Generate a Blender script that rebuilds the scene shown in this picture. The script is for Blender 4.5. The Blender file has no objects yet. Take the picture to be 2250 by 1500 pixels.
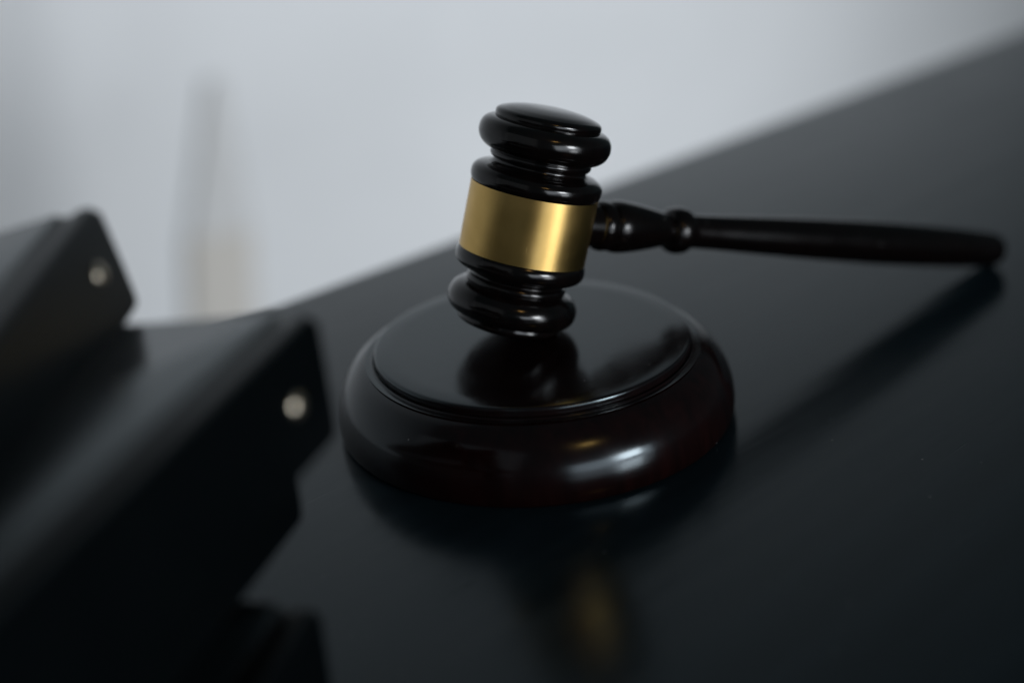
import bpy, bmesh, math, random
from mathutils import Vector, Matrix
random.seed(7)
S = 0.01                                   # everything below is written in centimetres
sc = bpy.context.scene
col = sc.collection
rad = math.radians

# ---------------------------------------------------------------- camera
cam = bpy.data.cameras.new('camera')
cam.lens = 50.0; cam.sensor_width = 36.0; cam.sensor_fit = 'HORIZONTAL'
cam.clip_start = 0.01; cam.clip_end = 60.0
cam.dof.use_dof = True
cam.dof.focus_distance = 0.366
cam.dof.aperture_fstop = 3.3
cam.dof.aperture_blades = 0
camo = bpy.data.objects.new('camera', cam); col.objects.link(camo)
cR = Vector((0.99718513, -0.030377, -0.0685496))
cU = Vector((0.07497873, 0.40400117, 0.91168045))
cF = Vector((0.0, 0.91425396, -0.40514159))
m = Matrix((cR, cU, -cF)).transposed().to_4x4()
m.translation = Vector((-0.50798, -35.96273, 18.0486)) * S
camo.matrix_world = m
sc.camera = camo

# ---------------------------------------------------------------- world, lamps, exposure
w = bpy.data.worlds.new('World'); sc.world = w; w.use_nodes = True
bg = w.node_tree.nodes['Background']
bg.inputs['Color'].default_value = (0.62, 0.90, 1.0, 1); bg.inputs['Strength'].default_value = 0.040
sc.view_settings.view_transform = 'Standard'; sc.view_settings.look = 'None'
sc.view_settings.exposure = 0.0; sc.view_settings.gamma = 1.0

def area(name, loc, target, sx, sy, power, color, shape='RECTANGLE', spread=180):
    l = bpy.data.lights.new(name, 'AREA'); l.shape = shape; l.size = sx * S; l.size_y = sy * S
    l.energy = power; l.color = color; l.spread = rad(spread)
    o = bpy.data.objects.new(name, l); col.objects.link(o)
    o.location = Vector(loc) * S
    d = (Vector(target) - Vector(loc)).normalized()
    o.rotation_euler = d.to_track_quat('-Z', 'Y').to_euler()
    return o
# added fill hidden under the table, brightening the pale wall behind it
WN = Vector((-math.sin(rad(41)), math.cos(rad(41)), 0)); WT = Vector((math.cos(rad(41)), math.sin(rad(41)), 0))
CAM = Vector((-0.5, -36.0, 0))
def wallpt(along, off, z): return CAM + WN * off + WT * along + Vector((0, 0, z))
area('wall_fill_light', wallpt(148, 12, -50), wallpt(148, 150, 15), 150, 30, 19.8, (0.93, 0.965, 1.0))
area('left_wall_fill_light', wallpt(-140, 12, -50), wallpt(-140, 150, 30), 200, 30, 7.0, (0.94, 0.96, 1.0))  # second added fill, brightens the left wall that the brass reflects
# a window behind the photographer on the right, its bright centre, and a small warm lamp above it
def polar(az, el, r, z0=1.0):
    return (r*math.cos(rad(el))*math.cos(rad(az)), r*math.cos(rad(el))*math.sin(rad(az)), z0 + r*math.sin(rad(el)))
area('window_light', polar(-52, 4, 150), (0, 0, 2), 125, 60, 7.0, (0.86, 0.92, 1.0))
area('window_bright_pane', polar(-43, 10, 145), (0, 0, 2), 34, 28, 6.6, (0.93, 0.96, 1.0))
area('brass_fill_light', polar(-135, 22, 210), (0, 0, 4), 240, 180, 1.6, (0.95, 0.97, 1.0))  # added dim fill for the brass middle, standing in for room bounce
area('warm_lamp', polar(-60, 41, 140), (0, 0, 2), 18, 8, 0.5, (1.0, 0.55, 0.16))

# ---------------------------------------------------------------- helpers
def tag(o, label=None, cat=None, group=None, kind=None):
    if label: o['label'] = label
    if cat: o['category'] = cat
    if group: o['group'] = group
    if kind: o['kind'] = kind
    return o
def obj(name, bm, mat, parent=None, sharp=35, smooth=True):
    me = bpy.data.meshes.new(name); bmesh.ops.recalc_face_normals(bm, faces=bm.faces)
    bm.to_mesh(me); bm.free()
    for p in me.polygons: p.use_smooth = smooth
    if smooth: me.set_sharp_from_angle(angle=rad(sharp))
    me.materials.append(mat)
    o = bpy.data.objects.new(name, me); col.objects.link(o)
    if parent: o.parent = parent
    return o
def empty(name, mw):
    o = bpy.data.objects.new(name, None); col.objects.link(o); o.empty_display_size = 0.02
    o.matrix_world = mw
    return o
def spline(pts, n=6):
    """Catmull-Rom through (r, z) points; a point given twice makes a corner."""
    out = []
    runs, cur = [], [pts[0]]
    for p in pts[1:]:
        if p == cur[-1]:
            runs.append(cur); cur = [p]
        else: cur.append(p)
    runs.append(cur)
    for run in runs:
        if len(run) == 1: continue
        P = [run[0]] + run + [run[-1]]
        for i in range(1, len(P) - 2):
            p0, p1, p2, p3 = (Vector(P[i-1]), Vector(P[i]), Vector(P[i+1]), Vector(P[i+2]))
            for k in range(n):
                t = k / n
                out.append(0.5*((2*p1) + (-p0+p2)*t + (2*p0-5*p1+4*p2-p3)*t*t + (-p0+3*p1-3*p2+p3)*t**3))
        out.append(Vector(run[-1]))
    res = [out[0]]
    for p in out[1:]:
        if (p - res[-1]).length > 1e-4: res.append(p)
    return res
def lathe(profile, seg=160, axis='z'):
    bm = bmesh.new(); rings = []
    for r, z in profile:
        if r < 1e-4:
            rings.append([bm.verts.new(Vector((0, 0, z)) * S)])
        else:
            rings.append([bm.verts.new(Vector((r*math.cos(2*math.pi*i/seg), r*math.sin(2*math.pi*i/seg), z)) * S) for i in range(seg)])
    for a, b in zip(rings, rings[1:]):
        for i in range(seg):
            j = (i+1) % seg
            if len(a) == 1 and len(b) == 1: continue
            if len(a) == 1: bm.faces.new((a[0], b[i], b[j]))
            elif len(b) == 1: bm.faces.new((a[i], a[j], b[0]))
            else: bm.faces.new((a[i], a[j], b[j], b[i]))
    return bm
def prism(contour, x0, x1, nx=1, soft=None):
    """closed YZ contour extruded along X, capped"""
    bm = bmesh.new(); rows = []
    stations = [(x0 + (x1-x0)*i/nx, 0.0) for i in range(nx+1)]
    if soft:                                   # round the ends: (radius, mid height)
        rs, zm = soft; st = [(rs*(1-math.cos(rad(a))), rs*(1-math.sin(rad(a)))) for a in (0, 18, 36, 54, 72, 90)]
        stations = [(x0+dx, dz) for dx, dz in st] + [(x1-dx, dz) for dx, dz in reversed(st)]
    for x, dz in stations:
        rows.append([bm.verts.new(Vector((x, y, z if not soft else zm + (z-zm)*(1-dz/zm))) * S) for y, z in contour])
    n = len(contour)
    for a, b in zip(rows, rows[1:]):
        for i in range(n):
            j = (i+1) % n
            bm.faces.new((a[i], a[j], b[j], b[i]))
    bm.faces.new(rows[0]); bm.faces.new(list(reversed(rows[-1])))
    return bm
def slab(x0, x1, y0, y1, z0, z1, cr=0.6, bev=0.06, cornerseg=6):
    """a board lying in XY with rounded corners and softened edges"""
    pts = []
    for cx, cy, a0 in ((x1-cr, y1-cr, 0), (x0+cr, y1-cr, 90), (x0+cr, y0+cr, 180), (x1-cr, y0+cr, 270)):
        for k in range(cornerseg+1):
            a = rad(a0 + 90*k/cornerseg); pts.append((cx+cr*math.cos(a), cy+cr*math.sin(a)))
    bm = bmesh.new()
    cxm, cym = (x0+x1)/2, (y0+y1)/2
    def ring(z, ins):
        out = []
        for (x, y) in pts:
            fx = (abs(x-cxm)-ins)/max(abs(x-cxm), 1e-6); fy = (abs(y-cym)-ins)/max(abs(y-cym), 1e-6)
            out.append(bm.verts.new(Vector((cxm+(x-cxm)*fx, cym+(y-cym)*fy, z)) * S))
        return out
    b = bev
    rs = [ring(z0, b), ring(z0+b*.3, b*.3), ring(z0+b, 0), ring(z1-b, 0), ring(z1-b*.3, b*.3), ring(z1, b)]
    n = len(pts)
    for a, c in zip(rs, rs[1:]):
        for i in range(n):
            j = (i+1) % n; bm.faces.new((a[i], a[j], c[j], c[i]))
    bm.faces.new(list(reversed(rs[0]))); bm.faces.new(rs[-1])
    return bm

# ---------------------------------------------------------------- materials
def mat(name, color, rough, spec=0.5, metal=0.0, coat=0.0, coat_rough=0.1):
    mt = bpy.data.materials.new(name); mt.use_nodes = True
    b = mt.node_tree.nodes['Principled BSDF']
    b.inputs['Base Color'].default_value = (*color, 1); b.inputs['Roughness'].default_value = rough
    b.inputs['Specular IOR Level'].default_value = spec; b.inputs['Metallic'].default_value = metal
    b.inputs['Coat Weight'].default_value = coat; b.inputs['Coat Roughness'].default_value = coat_rough
    return mt, mt.node_tree.nodes, mt.node_tree.links, b
def noise(N, L, scale, detail=4, vec=None, rough=0.55):
    n = N.new('ShaderNodeTexNoise'); n.inputs['Scale'].default_value = scale; n.inputs['Detail'].default_value = detail
    n.inputs['Roughness'].default_value = rough
    if vec is not None: L.new(vec, n.inputs['Vector'])
    return n
def ramp(N, L, src, stops):
    r = N.new('ShaderNodeValToRGB'); L.new(src, r.inputs['Fac'])
    e = r.color_ramp.elements
    while len(e) < len(stops): e.new(0.5)
    for el, (p, c) in zip(e, stops):
        el.position = p; el.color = (*c, 1) if len(c) == 3 else c
    return r
def g3(v): return (v, v, v)
def bump(N, L, b, height, strength, dist):
    bp = N.new('ShaderNodeBump'); bp.inputs['Strength'].default_value = strength; bp.inputs['Distance'].default_value = dist
    L.new(height, bp.inputs['Height']); L.new(bp.outputs['Normal'], b.inputs['Normal']); return bp
def mapping(N, L, scale=(1, 1, 1), rot=(0, 0, 0), coord='Object'):
    tc = N.new('ShaderNodeTexCoord'); mp = N.new('ShaderNodeMapping')
    mp.inputs['Scale'].default_value = scale; mp.inputs['Rotation'].default_value = rot
    L.new(tc.outputs[coord], mp.inputs['Vector']); return mp.outputs['Vector']

def dust(N, L, b, base, scale, size, amount=0.16):
    """sparse pale dust specks over a base colour"""
    vo = N.new('ShaderNodeTexVoronoi'); vo.inputs['Scale'].default_value = scale
    tc = N.new('ShaderNodeTexCoord'); L.new(tc.outputs['Object'], vo.inputs['Vector'])
    near = ramp(N, L, vo.outputs['Distance'], [(size*0.6, g3(1)), (size, g3(0))])
    bw = N.new('ShaderNodeRGBToBW'); L.new(vo.outputs['Color'], bw.inputs['Color'])
    pick = ramp(N, L, bw.outputs['Val'], [(0.80, g3(0)), (0.84, g3(1))])
    mul = N.new('ShaderNodeMath'); mul.operation = 'MULTIPLY'
    L.new(near.outputs['Color'], mul.inputs[0]); L.new(pick.outputs['Color'], mul.inputs[1])
    mx = N.new('ShaderNodeMix'); mx.data_type = 'RGBA'
    L.new(mul.outputs[0], mx.inputs['Factor']); L.new(base, mx.inputs['A']); mx.inputs['B'].default_value = (amount, amount, amount, 1)
    L.new(mx.outputs['Result'], b.inputs['Base Color'])

# black painted table wood with fine open grain running parallel to the far edge
M_table, N, L, b = mat('black_table_wood', (0.010, 0.012, 0.013), 0.24, 0.28)
b.inputs['Sheen Weight'].default_value = 0.018; b.inputs['Sheen Roughness'].default_value = 0.45; b.inputs['Sheen Tint'].default_value = (0.30, 0.78, 1.0, 1)
b.inputs['Specular Tint'].default_value = (0.74, 0.94, 1.0, 1)
v = mapping(N, L, (14, 420, 40))
g1 = noise(N, L, 1.0, 5, v)
v2 = mapping(N, L, (5, 110, 20)); g2 = noise(N, L, 1.0, 4, v2)
crk = ramp(N, L, g1.outputs['Fac'], [(0.25, g3(0)), (0.32, g3(1))])
mixh = N.new('ShaderNodeMath'); mixh.operation = 'ADD'
L.new(crk.outputs['Color'], mixh.inputs[0]); L.new(g2.outputs['Fac'], mixh.inputs[1])
bump(N, L, b, mixh.outputs[0], 0.16, 0.00025)
v3 = mapping(N, L, (9, 9, 9)); g3n = noise(N, L, 1.0, 5, v3)
rr = ramp(N, L, g3n.outputs['Fac'], [(0.3, g3(0.135)), (0.7, g3(0.18))])
gr = ramp(N, L, g2.outputs['Fac'], [(0.35, g3(0.0)), (0.65, g3(0.07))])
ra = N.new('ShaderNodeMath'); ra.operation = 'ADD'; L.new(rr.outputs['Color'], ra.inputs[0]); L.new(gr.outputs['Color'], ra.inputs[1])
L.new(ra.outputs[0], b.inputs['Roughness'])
cc = ramp(N, L, g2.outputs['Fac'], [(0.3, (0.003, 0.007, 0.010)), (0.7, (0.006, 0.013, 0.018))]); dust(N, L, b, cc.outputs['Color'], 260.0, 0.10)

# lacquered dark mahogany
def wood(name, dark, lite, rough, spec=0.5):
    mt, N, L, b = mat(name, dark, rough, spec)
    v = mapping(N, L, (60, 60, 9)); n1 = noise(N, L, 4.0, 6, v)
    c = ramp(N, L, n1.outputs['Fac'], [(0.35, dark), (0.7, lite)]); dust(N, L, b, c.outputs['Color'], 300.0, 0.09)
    v2 = mapping(N, L, (1, 1, 1)); n2 = noise(N, L, 160.0, 3, v2)
    bump(N, L, b, n2.outputs['Fac'], 0.05, 0.0004)
    n3 = noise(N, L, 70.0, 5, v2)
    r = ramp(N, L, n3.outputs['Fac'], [(0.3, g3(rough*0.8)), (0.75, g3(rough*1.35))]); L.new(r.outputs['Color'], b.inputs['Roughness'])
    return mt
M_head = wood('gavel_black_lacquer', (0.0022, 0.0018, 0.0018), (0.0050, 0.0030, 0.0028), 0.14)
M_handle = wood('handle_dark_lacquer', (0.0018, 0.0014, 0.0014), (0.004, 0.0022, 0.002), 0.20, 0.35)
M_block = wood('block_mahogany_lacquer', (0.0045, 0.0014, 0.0013), (0.0095, 0.0025, 0.0023), 0.16)
M_block.node_tree.nodes['Principled BSDF'].inputs['Specular Tint'].default_value = (0.80, 0.94, 1.0, 1)
M_disc = wood('disc_mahogany_lacquer', (0.005, 0.0028, 0.0030), (0.009, 0.004, 0.004), 0.165, 0.85)
M_disc.node_tree.nodes['Principled BSDF'].inputs['Specular Tint'].default_value = (0.76, 0.94, 1.0, 1)

# brushed brass, brushed round the band
M_brass, N, L, b = mat('brushed_brass', (0.75, 0.46, 0.11), 0.26, 0.5, 1.0)
b.inputs['Anisotropic'].default_value = 0.62; b.inputs['Anisotropic Rotation'].default_value = 0.25
tg = N.new('ShaderNodeTangent'); tg.direction_type = 'RADIAL'; tg.axis = 'Z'; L.new(tg.outputs['Tangent'], b.inputs['Tangent'])
v = mapping(N, L, (60, 60, 16000)); n1 = noise(N, L, 1.0, 3, v)
r = ramp(N, L, n1.outputs['Fac'], [(0.3, g3(0.0)), (0.7, g3(0.04))])
vs_ = mapping(N, L, (1, 1, 1)); ns_ = noise(N, L, 85.0, 4, vs_)
rs_ = ramp(N, L, ns_.outputs['Fac'], [(0.35, g3(0.34)), (0.7, g3(0.43))])
ra = N.new('ShaderNodeMath'); ra.operation = 'ADD'; L.new(r.outputs['Color'], ra.inputs[0]); L.new(rs_.outputs['Color'], ra.inputs[1])
L.new(ra.outputs[0], b.inputs['Roughness'])
vb_ = mapping(N, L, (900, 900, 160), (0.5, 0.3, 0.9)); nb_ = noise(N, L, 1.0, 2, vb_)
sb_ = ramp(N, L, nb_.outputs['Fac'], [(0.24, g3(0)), (0.30, g3(1))]); bump(N, L, b, sb_.outputs['Color'], 0.25, 0.00006)
v2 = mapping(N, L, (1, 1, 1)); n2 = noise(N, L, 110.0, 5, v2)
c = ramp(N, L, n2.outputs['Fac'], [(0.3, (0.70, 0.46, 0.15)), (0.7, (0.80, 0.54, 0.19))]); L.new(c.outputs['Color'], b.inputs['Base Color'])
M_rivet, N, L, b = mat('rivet_metal', (0.80, 0.72, 0.58), 0.34, 0.5, 1.0)

def vinyl(name, c0, c1, rough, spec):
    mt, N, L, b = mat(name, c0, rough, spec)
    b.inputs['Specular Tint'].default_value = (0.76, 0.94, 1.0, 1)
    v = mapping(N, L, (1, 1, 1)); n1 = noise(N, L, 900.0, 3, v); n2 = noise(N, L, 40.0, 4, v)
    bump(N, L, b, n1.outputs['Fac'], 0.25, 0.0002)
    c = ramp(N, L, n2.outputs['Fac'], [(0.3, c0), (0.7, c1)]); L.new(c.outputs['Color'], b.inputs['Base Color'])
    return mt
M_vinyl = vinyl('black_binder_vinyl', (0.0025, 0.0045, 0.0055), (0.004, 0.0065, 0.008), 0.24, 0.5)
M_vinyl.node_tree.nodes['Principled BSDF'].inputs['IOR'].default_value = 1.75
M_spine = vinyl('black_spine_vinyl', (0.0012, 0.0020, 0.0026), (0.002, 0.003, 0.0036), 0.36, 0.22)
M_paper, N, L, b = mat('paper_edge', (0.45, 0.45, 0.43), 0.8)
M_wall, N, L, b = mat('pale_wall_paint', (0.66, 0.69, 0.72), 0.85, 0.3)
v = mapping(N, L, (1, 1, 1)); n1 = noise(N, L, 3.0, 5, v)
c = ramp(N, L, n1.outputs['Fac'], [(0.3, (0.64, 0.655, 0.675)), (0.7, (0.70, 0.715, 0.735))]); L.new(c.outputs['Color'], b.inputs['Base Color'])
M_post, N, L, b = mat('grey_painted_post', (0.47, 0.475, 0.48), 0.7)
M_brown, N, L, b = mat('brown_wood_post', (0.44, 0.42, 0.39), 0.7)

# ---------------------------------------------------------------- setting: table and wall
TE = Vector((5.4, 22.4, 0))                # a point on the table's far edge; the edge runs at 41 degrees
mw = Matrix.Rotation(rad(41), 4, 'Z'); mw.translation = TE * S
bmt = bmesh.new()
rim = 1.1
prof = [(-110, 0.0)]
for k in range(7):
    a = rad(90 - 90*k/6); prof.append((-rim + rim*math.cos(a), -rim + rim*math.sin(a)))
prof += [(0, -2.9), (-0.2, -3.1), (-110, -3.1)]
bmt = prism(prof, -95, 95, 1)
table = obj('table', bmt, M_table, sharp=50); table.matrix_world = mw
tag(table, kind='structure')

bmw = bmesh.new()
w0, w1 = -300, 305
corners = [wallpt(a, o, z) for (a, o) in ((w0, 150), (w1, 150), (w1, 162), (w0, 162)) for z in (-76, 230)]
vs = [bmw.verts.new(p * S) for p in corners]
for a, c2, d, e in ((0, 2, 3, 1), (2, 4, 5, 3), (4, 6, 7, 5), (6, 0, 1, 7), (1, 3, 5, 7), (0, 6, 4, 2)):
    bmw.faces.new((vs[a], vs[c2], vs[d], vs[e]))
wall = obj('wall', bmw, M_wall, smooth=False); tag(wall, kind='structure')

# blurred slim post standing between the table and the wall
pt0 = Vector((-29.4, 97.9, -33.4)); pt1 = Vector((-27.2, 99.8, -13.0)); dv = (pt1 - pt0) / (pt1.z - pt0.z)
foot = pt0 + dv * (-76 - pt0.z); top = pt0 + dv * (-12.5 - pt0.z); mid = pt0 + dv * (-27.5 - pt0.z)
az_ = (top - foot).normalized(); ax_ = (WT - az_ * WT.dot(az_)).normalized()
q = Matrix((ax_, az_.cross(ax_), az_)).transposed().to_4x4(); q.translation = foot * S
post = empty('post', q)
tag(post, 'slim grey post with brown lower half, blurred behind the table', 'post')
Lb = (mid - foot).length; Lt = (top - foot).length
def taper(z0, z1, w0, w1, d=3.0):
    bm = bmesh.new(); rows = []
    for z, w_ in ((z0, w0), ((z0+z1)/2, (w0+w1)/2), (z1, w1)):
        h, e = w_/2, d/2; c_ = 0.3
        pts = ((h, e-c_), (h-c_, e), (-h+c_, e), (-h, e-c_), (-h, -e+c_), (-h+c_, -e), (h-c_, -e), (h, -e+c_))
        rows.append([bm.verts.new(Vector((x, y, z)) * S) for x, y in pts])
    for r0, r1 in zip(rows, rows[1:]):
        for i in range(8): bm.faces.new((r0[i], r0[(i+1) % 8], r1[(i+1) % 8], r1[i]))
    bm.faces.new(rows[0]); bm.faces.new(rows[-1])
    return bm
obj('lower_shaft', taper(0, Lb, 8.2, 7.6, 1.3), M_brown, post, smooth=False)
obj('upper_shaft', taper(Lb, Lt, 7.4, 2.0, 1.1), M_post, post, smooth=False)

# ---------------------------------------------------------------- sound block
mb = Matrix.Translation(Vector((0.04, 0, 0)) * S)
block = empty('sound_block', mb)
tag(block, 'round dark mahogany sound block under the gavel head', 'sound block')
ring = [(0, 0.0), (0, 0.0), (5.44, 0.0), (5.44, 0.0), (5.475, 0.025), (5.515, 0.10), (5.545, 0.25), (5.55, 0.45), (5.515, 0.73), (5.43, 1.04), (5.27, 1.35),
        (5.07, 1.61), (4.85, 1.79), (4.64, 1.88), (4.53, 1.90), (4.53, 1.90), (4.515, 1.882), (4.498, 1.90), (4.48, 1.945), (4.44, 1.966), (4.395, 1.95), (4.37, 1.93), (4.37, 1.93), (4.30, 1.92), (0, 1.92)]
obj('base', lathe(spline(ring, 7), 220), M_block, block, sharp=40)
disc = [(0, 1.925), (0, 1.925), (4.30, 1.925), (4.355, 1.94), (4.372, 1.97), (4.374, 2.05), (4.376, 2.11), (4.362, 2.16), (4.325, 2.188), (4.27, 2.2), (4.27, 2.2), (0, 2.2)]
obj('striking_disc', lathe(spline(disc, 6), 220), M_disc, block, sharp=40)

# ---------------------------------------------------------------- gavel
Hc = Vector((0.17637, 0.48552, 5.40)); D = Vector((0.86287, 0.42646, -0.27127)).normalized()
side = Vector((0, 0, 1)).cross(D).normalized(); A = D.cross(side).normalized()
mg = Matrix((D, side, A)).transposed().to_4x4(); mg.translation = Hc * S
gav = empty('gavel', mg)
tag(gav, 'black lacquered wooden gavel with brass band leaning on the sound block', 'gavel')
half = [(1.69, 0.80), (1.69, 0.875), (1.69, 0.875), (1.735, 0.93), (1.775, 1.03), (1.785, 1.14), (1.765, 1.25), (1.70, 1.34), (1.60, 1.405), (1.48, 1.445), (1.36, 1.475), (1.285, 1.52), (1.265, 1.575),
        (1.285, 1.61), (1.285, 1.61), (1.335, 1.63), (1.37, 1.69), (1.375, 1.745), (1.355, 1.80), (1.355, 1.80), (1.43, 1.825), (1.57, 1.89), (1.70, 2.01), (1.775, 2.17), (1.79, 2.30), (1.765, 2.45), (1.69, 2.575), (1.58, 2.65),
        (1.47, 2.685), (1.42, 2.69), (1.42, 2.69), (1.425, 2.73), (1.432, 2.785), (1.42, 2.845), (1.375, 2.895), (1.28, 2.94), (1.05, 3.01), (0.7, 3.07), (0.35, 3.095), (0.0, 3.10)]
low = [(r, -z) for r, z in reversed(half)]
hd = obj('head', lathe(spline(low, 6) + spline(half, 6), 180), M_head, gav, sharp=40)
hd.rotation_euler = (0, rad(1.15), 0)
band = [(1.66, -.865), (1.66, -.865), (1.725, -.865), (1.735, -.855), (1.737, -.84), (1.738, 0), (1.737, .84), (1.735, .855), (1.725, .865), (1.725, .865), (1.66, .865)]
bb = obj('brass_band', lathe(spline(band, 4), 200), M_brass, hd, sharp=50)
tag(bb, 'brushed brass band round the middle of the gavel head')
hp = [(0, 1.2), (0, 1.2), (.60, 1.2), (.60, 1.2), (.60, 1.9), (.60, 2.12), (.60, 2.12), (.66, 2.17), (.70, 2.28), (.705, 2.38), (.69, 2.50), (.65, 2.58), (.65, 2.58), (.70, 2.64), (.73, 2.76), (.74, 2.88), (.735, 3.0), (.72, 3.14),
      (.70, 3.3), (.655, 3.6), (.59, 3.95), (.525, 4.25), (.48, 4.48), (.465, 4.58), (.465, 4.58), (.55, 4.62), (.625, 4.72), (.668, 4.86), (.675, 4.98), (.66, 5.10), (.62, 5.22), (.54, 5.32), (.495, 5.37), (.495, 5.37),
      (.49, 5.5), (.495, 5.9), (.52, 6.8), (.57, 8.2), (.62, 9.8), (.66, 11.6), (.68, 13.0), (.675, 14.4), (.655, 15.7), (.62, 16.8), (.585, 17.5), (.56, 17.85), (.56, 17.85), (.545, 17.87), (.54, 17.90), (.54, 17.90), (.53, 18.0), (.48, 18.12), (.36, 18.21), (.18, 18.25), (0, 18.26)]
hn = obj('handle', lathe(spline(hp, 5), 72), M_handle, gav, sharp=40)
hn.rotation_euler = (0, rad(90), 0)

# ---------------------------------------------------------------- ring binders, stacked, spines towards the gavel
def binder(az, corner, t, slope, tilt, pitch, width, label, rivets, paper):
    """local X runs along the spine to its far end, Y away from the spine, Z up; origin = foot of the spine's far end"""
    R = Matrix.Rotation(rad(az), 4, 'Z') @ Matrix.Rotation(rad(-pitch), 4, 'Y') @ Matrix.Rotation(rad(-tilt), 4, 'X')
    R.translation = Vector(corner) * S
    root = empty('ring_binder', R)
    tag(root, label, 'ring binder', 'black ring binders stacked beside the sound block')
    Ln = 31.5; th = 0.20
    up = [(0.86, t-0.03), (0.72, t-0.075), (0.60, t-0.08), (0.50, t-0.045), (0.38, t-0.005), (0.26, t), (0.13, t-0.03), (0.04, t-0.13), (0.0, t-0.32)]
    dn = [(y, t - z) for y, z in reversed(up)]
    outer = spline(up + dn, 3)
    inner = [Vector((0.86, t-0.24)), Vector((0.42, t-0.26)), Vector((0.24, t-0.40)), Vector((0.20, t-0.6)), Vector((0.20, 0.6)), Vector((0.24, 0.40)), Vector((0.42, 0.26)), Vector((0.86, 0.24))]
    contour = [(p.x, p.y) for p in outer] + [(p.x, p.y) for p in reversed(inner)]
    sp = obj('spine', prism(contour, -Ln, 0.0, 1, (0.17, t/2)), M_spine, root, sharp=50)
    lc = obj('lower_cover', slab(-Ln, 0.0, 0.80, width, 0.002, 0.23, 0.7, 0.07), M_vinyl, root)
    uc = obj('upper_cover', slab(-Ln, 0.0, 0.0, width-0.80, -0.23, -0.002, 0.15, 0.07), M_vinyl, root)
    uc.location = Vector((0, 0.80, t)) * S; uc.rotation_euler = (rad(-slope), 0, 0)
    for (rx, rz) in rivets:
        pr = spline([(0, 0.095), (0.09, 0.085), (0.17, 0.055), (0.225, 0.012), (0.235, -0.02), (0.235, -0.02), (0, -0.02)], 4)
        rv = obj('rivet', lathe(pr, 36), M_rivet, root)
        rv.rotation_euler = (rad(90), 0, 0); rv.location = Vector((rx, -0.005, rz)) * S
    if paper:
        obj('paper_stack', slab(-Ln+0.6, -0.7, 1.4, width-3.5, 0.24, t-0.28-(width-4.3)*math.tan(rad(slope)), 0.1, 0.02), M_paper, root)
    return root
binder(74, (-4.60, -12.75, 0.0), 2.5, 0.0, 0.0, 0.0, 26, 'bottom ring binder of the stack, lying on the table', [], True)
binder(73, (-5.23, -9.62, 2.5), 2.5, 2.0, 0.0, 0.0, 26, 'second ring binder from the bottom, set back under the riveted one', [], True)
binder(71, (-4.11, -10.70, 5.0), 2.75, 5.5, 2.0, 0.0, 20, 'black ring binder with riveted spine nearest the sound block', [(-1.37, 1.44)], False)
binder(86.5, (-8.27, -7.95, 7.05), 2.44, 3.0, 11.0, 2.5, 20, 'topmost black ring binder at the left, rivet on its spine', [(-1.22, 1.36)], False)
